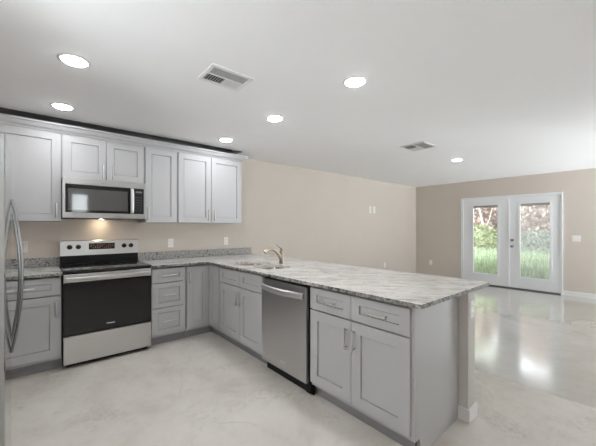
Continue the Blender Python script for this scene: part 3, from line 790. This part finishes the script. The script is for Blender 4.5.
# ------------------------------------------------------------------ ceiling lights and vents
def downlight(label, x, y):
    e = thing('recessed_light', label, 'light', (x, y, H), 'round recessed ceiling lights')
    mb = MB(); b = mb.bm; n = 40
    prof = [(0.069, H - 0.003), (0.076, H - 0.004), (0.090, H - 0.003), (0.094, H - 0.0002), (0.069, H - 0.0002)]
    rs = [[b.verts.new((x + r * math.cos(6.28319 * k / n), y + r * math.sin(6.28319 * k / n), z)) for k in range(n)] for r, z in prof]
    for i in range(len(rs)):
        A, B = rs[i], rs[(i + 1) % len(rs)]
        for k in range(n): b.faces.new((A[k], A[(k + 1) % n], B[(k + 1) % n], B[k]))
    mb.build('trim_ring', M['white'], e, True)
    MB().cyl((x, y, H - 0.009), (x, y, H - 0.0005), 0.064, 0.068, seg=40, bev=0.003).build('lens', M['lens'], e)
LIGHTS = [(0.183, 2.456, 'largest ceiling light, at the upper left left of the ceiling vent'),
          (0.170, 3.454, 'ceiling light close in front of the left wall cabinets'),
          (1.796, 3.455, 'ceiling light just in front of the right end of the wall cabinets'),
          (1.817, 2.455, 'ceiling light straight over the sink, middle of the right-hand row'),
          (1.820, 1.450, 'ceiling light over the peninsula, nearest of the right-hand row'),
          (5.192, 2.062, 'small far ceiling light beyond the far ceiling vent'),
          (0.183, 1.450, 'added fill light, out of view in the ceiling between the camera and the refrigerator'),  # this and the following lamps are added as unseen fill
          (0.183, 0.450, 'added fill light, out of view in the ceiling straight above the camera'),
          (5.192, -0.60, 'added fill light, out of view at the right of the far room')]
for x, y, lb in LIGHTS: downlight(lb, x, y)

def vent(label, x0, x1, y0, y1):
    e = thing('ceiling_vent', label, 'vent', ((x0 + x1) / 2, (y0 + y1) / 2, H), 'white ceiling vents')
    z0 = H - 0.010; k = 0.028
    MB().box(x0 + 0.01, x1 - 0.01, y0 + 0.01, y1 - 0.01, H - 0.0025, H - 0.0005).build('duct_backing', M['slot'], e)
    f = MB()
    f.box(x0, x1, y0, y0 + k, z0, H - 0.0003, 0.003).box(x0, x1, y1 - k, y1, z0, H - 0.0003, 0.003).box(x0, x0 + k, y0 + k, y1 - k, z0, H - 0.0003, 0.003).box(x1 - k, x1, y0 + k, y1 - k, z0, H - 0.0003, 0.003)
    ym = (y0 + y1) / 2; f.box(x0 + k, x1 - k, ym - 0.005, ym + 0.005, z0, H - 0.0003)
    f.build('frame', M['white'], e)
    def blade(a, b_, along, at, tilt):
        mb = MB(); w2 = 0.0056 if along == 'x' else 0.009; dx = w2 * math.cos(tilt); dz = w2 * math.sin(tilt); zc = H - 0.008; th = 0.0012
        poly = [(at - dx, zc - dz), (at + dx, zc + dz), (at + dx, zc + dz + th), (at - dx, zc - dz + th)]
        mb.prism(poly, along, a, b_); mb.build('louver', M['white'], e)
    n = 7
    for i in range(n): blade(x0 + k, x1 - k, 'x', y0 + k + (i + 0.5) * (ym - 0.005 - y0 - k) / n, R(14))
    n = 14
    for i in range(n):
        blade(ym + 0.005, y1 - k, 'y', x0 + k + (i + 0.5) * (x1 - x0 - 2 * k) / n, R(38) if i < n // 2 else R(-38))
vent('louvered ceiling vent over the kitchen, nearer the camera', 0.885, 1.215, 1.890, 2.150)
vent('far louvered ceiling vent between the kitchen and the glazed doors', 3.735, 4.100, 1.880, 2.222)

# ------------------------------------------------------------------ garden outside the doors
struct(MB().box(XR + T, 16, 0.44, 0.56, -0.25, 3.2).build('shade_wall', M['half_wall']), 'unseen pale wall added to shade the garden from the bright sky')  # added out of view to block bright sky from the planting
struct(MB().box(XR + T, 18, 0.56, 12, -0.25, -0.12).build('ground', M['soil']), 'garden soil beyond the glazed doors')
def leaves(name, m, n, boxf, size, seed, label, cat, trunk=None):
    rnd = random.Random(seed); mb = MB(); b = mb.bm
    for _ in range(n):
        c = Vector(boxf(rnd)); s_ = size * rnd.uniform(0.6, 1.3)
        u = Vector((rnd.gauss(0, 1), rnd.gauss(0, 1), rnd.gauss(0, 1))).normalized(); v = u.orthogonal().normalized()
        v = (v * math.cos(1.0) + u.cross(v) * math.sin(1.0))
        q = [b.verts.new(c + a * s_ * u + d * s_ * 0.55 * v) for a, d in ((-1, 0), (0, -1), (1, 0), (0, 1))]
        b.faces.new(q)
    return mb
def blob(cx, cy, cz, rx, ry, rz):
    def f(r):
        while True:
            p = (r.uniform(-1, 1), r.uniform(-1, 1), r.uniform(-1, 1)); d = p[0]**2 + p[1]**2 + p[2]**2
            if 0.45 < d < 1: return (cx + rx * p[0], cy + ry * p[1], max(-0.1, cz + rz * p[2]))
    return f
def shrub(label, cx, cy, rx, ry, top, m, seed, n=3800, size=0.05, cat='shrub', name='shrub'):
    e = thing(name, label, cat, (cx, cy, -0.12))
    fo = leaves('x', m, n, blob(cx, cy, top / 2 - 0.06, rx, ry, top / 2 + 0.06), size, seed, label, cat)
    core = bmesh.new(); bmesh.ops.create_icosphere(core, subdivisions=3, radius=1.0)
    rc = random.Random(seed + 50)
    for v in core.verts: v.co = Vector((cx + rx * 0.78 * v.co.x, cy + ry * 0.84 * v.co.y, top / 2 - 0.06 + (top / 2 + 0.02) * 0.84 * v.co.z)) + Vector((rc.gauss(0, 0.03), rc.gauss(0, 0.03), rc.gauss(0, 0.03)))
    fo._merge(core); fo.build('foliage', m, e)
    mb = MB(); rnd = random.Random(seed)
    for k in range(5):
        mb.tube([(cx, cy, -0.12), (cx + rnd.uniform(-.3, .3) * rx, cy + rnd.uniform(-.3, .3) * ry, top * 0.4), (cx + rnd.uniform(-.7, .7) * rx, cy + rnd.uniform(-.7, .7) * ry, top * 0.8)], [0.03, 0.022, 0.01], 8)
    mb.build('stems', M['bark'], e, True)
shrub('yellow-green hedge shrub seen in the middle of the left door pane', 11.2, 3.75, 0.55, 0.75, 1.42, M['hedge'], 3)
shrub('grey-green shrub seen in the middle of the right door pane', 11.2, 2.20, 0.55, 0.75, 1.25, M['greyhedge'], 4)
shrub('tall red-brown shrub at the top of the left door pane', 13.0, 4.55, 0.7, 0.95, 3.4, M['red'], 5, 12000, 0.075)
shrub('tall red-brown shrub at the top of the right door pane', 13.0, 2.45, 0.7, 0.95, 3.4, M['red'], 6, 12000, 0.075)
tr = thing('tree', 'slim pale tree trunk forking in the left door pane', 'tree', (12.0, 3.88, -0.12))
MB().tube([(12.0, 3.80, -0.12), (12.0, 3.84, 0.9), (12.0, 3.90, 1.45), (12.0, 4.02, 2.1), (12.0, 4.05, 3.0)], [0.05, 0.045, 0.035, 0.02, 0.01], 10).tube([(12.0, 3.88, 1.25), (12.0, 3.70, 1.6), (12.0, 3.55, 2.3)], [0.025, 0.015, 0.008], 8).build('trunk', M['bark'], tr, True)
leaves('x', M['hedge'], 700, blob(12.0, 4.0, 3.2, 0.25, 0.8, 0.5), 0.06, 8, '', '').build('foliage', M['hedge'], tr)
rnd = random.Random(11); mb = MB(); b = mb.bm
for _ in range(5200):
    x = rnd.uniform(8.9, 10.25); y = rnd.uniform(0.9, 4.2); h_ = rnd.uniform(0.45, 0.95); a = rnd.uniform(0, 6.283); lean = rnd.uniform(0.05, 0.35)
    wv = Vector((math.cos(a + 1.57), math.sin(a + 1.57), 0)) * 0.009; d = Vector((math.cos(a), math.sin(a), 0)) * lean
    p0 = Vector((x, y, -0.12)); p1 = p0 + d * 0.3 + Vector((0, 0, h_ * 0.6)); p2 = p0 + d + Vector((0, 0, h_))
    v = [b.verts.new(q) for q in (p0 - wv, p0 + wv, p1 + wv * 0.8, p1 - wv * 0.8, p2)]
    b.faces.new(v[:4]); b.faces.new((v[3], v[2], v[4]))
tag(mb.build('grass', M['grass']), 'tall bright green grass outside, at the foot of both door panes', 'grass', kind='stuff')
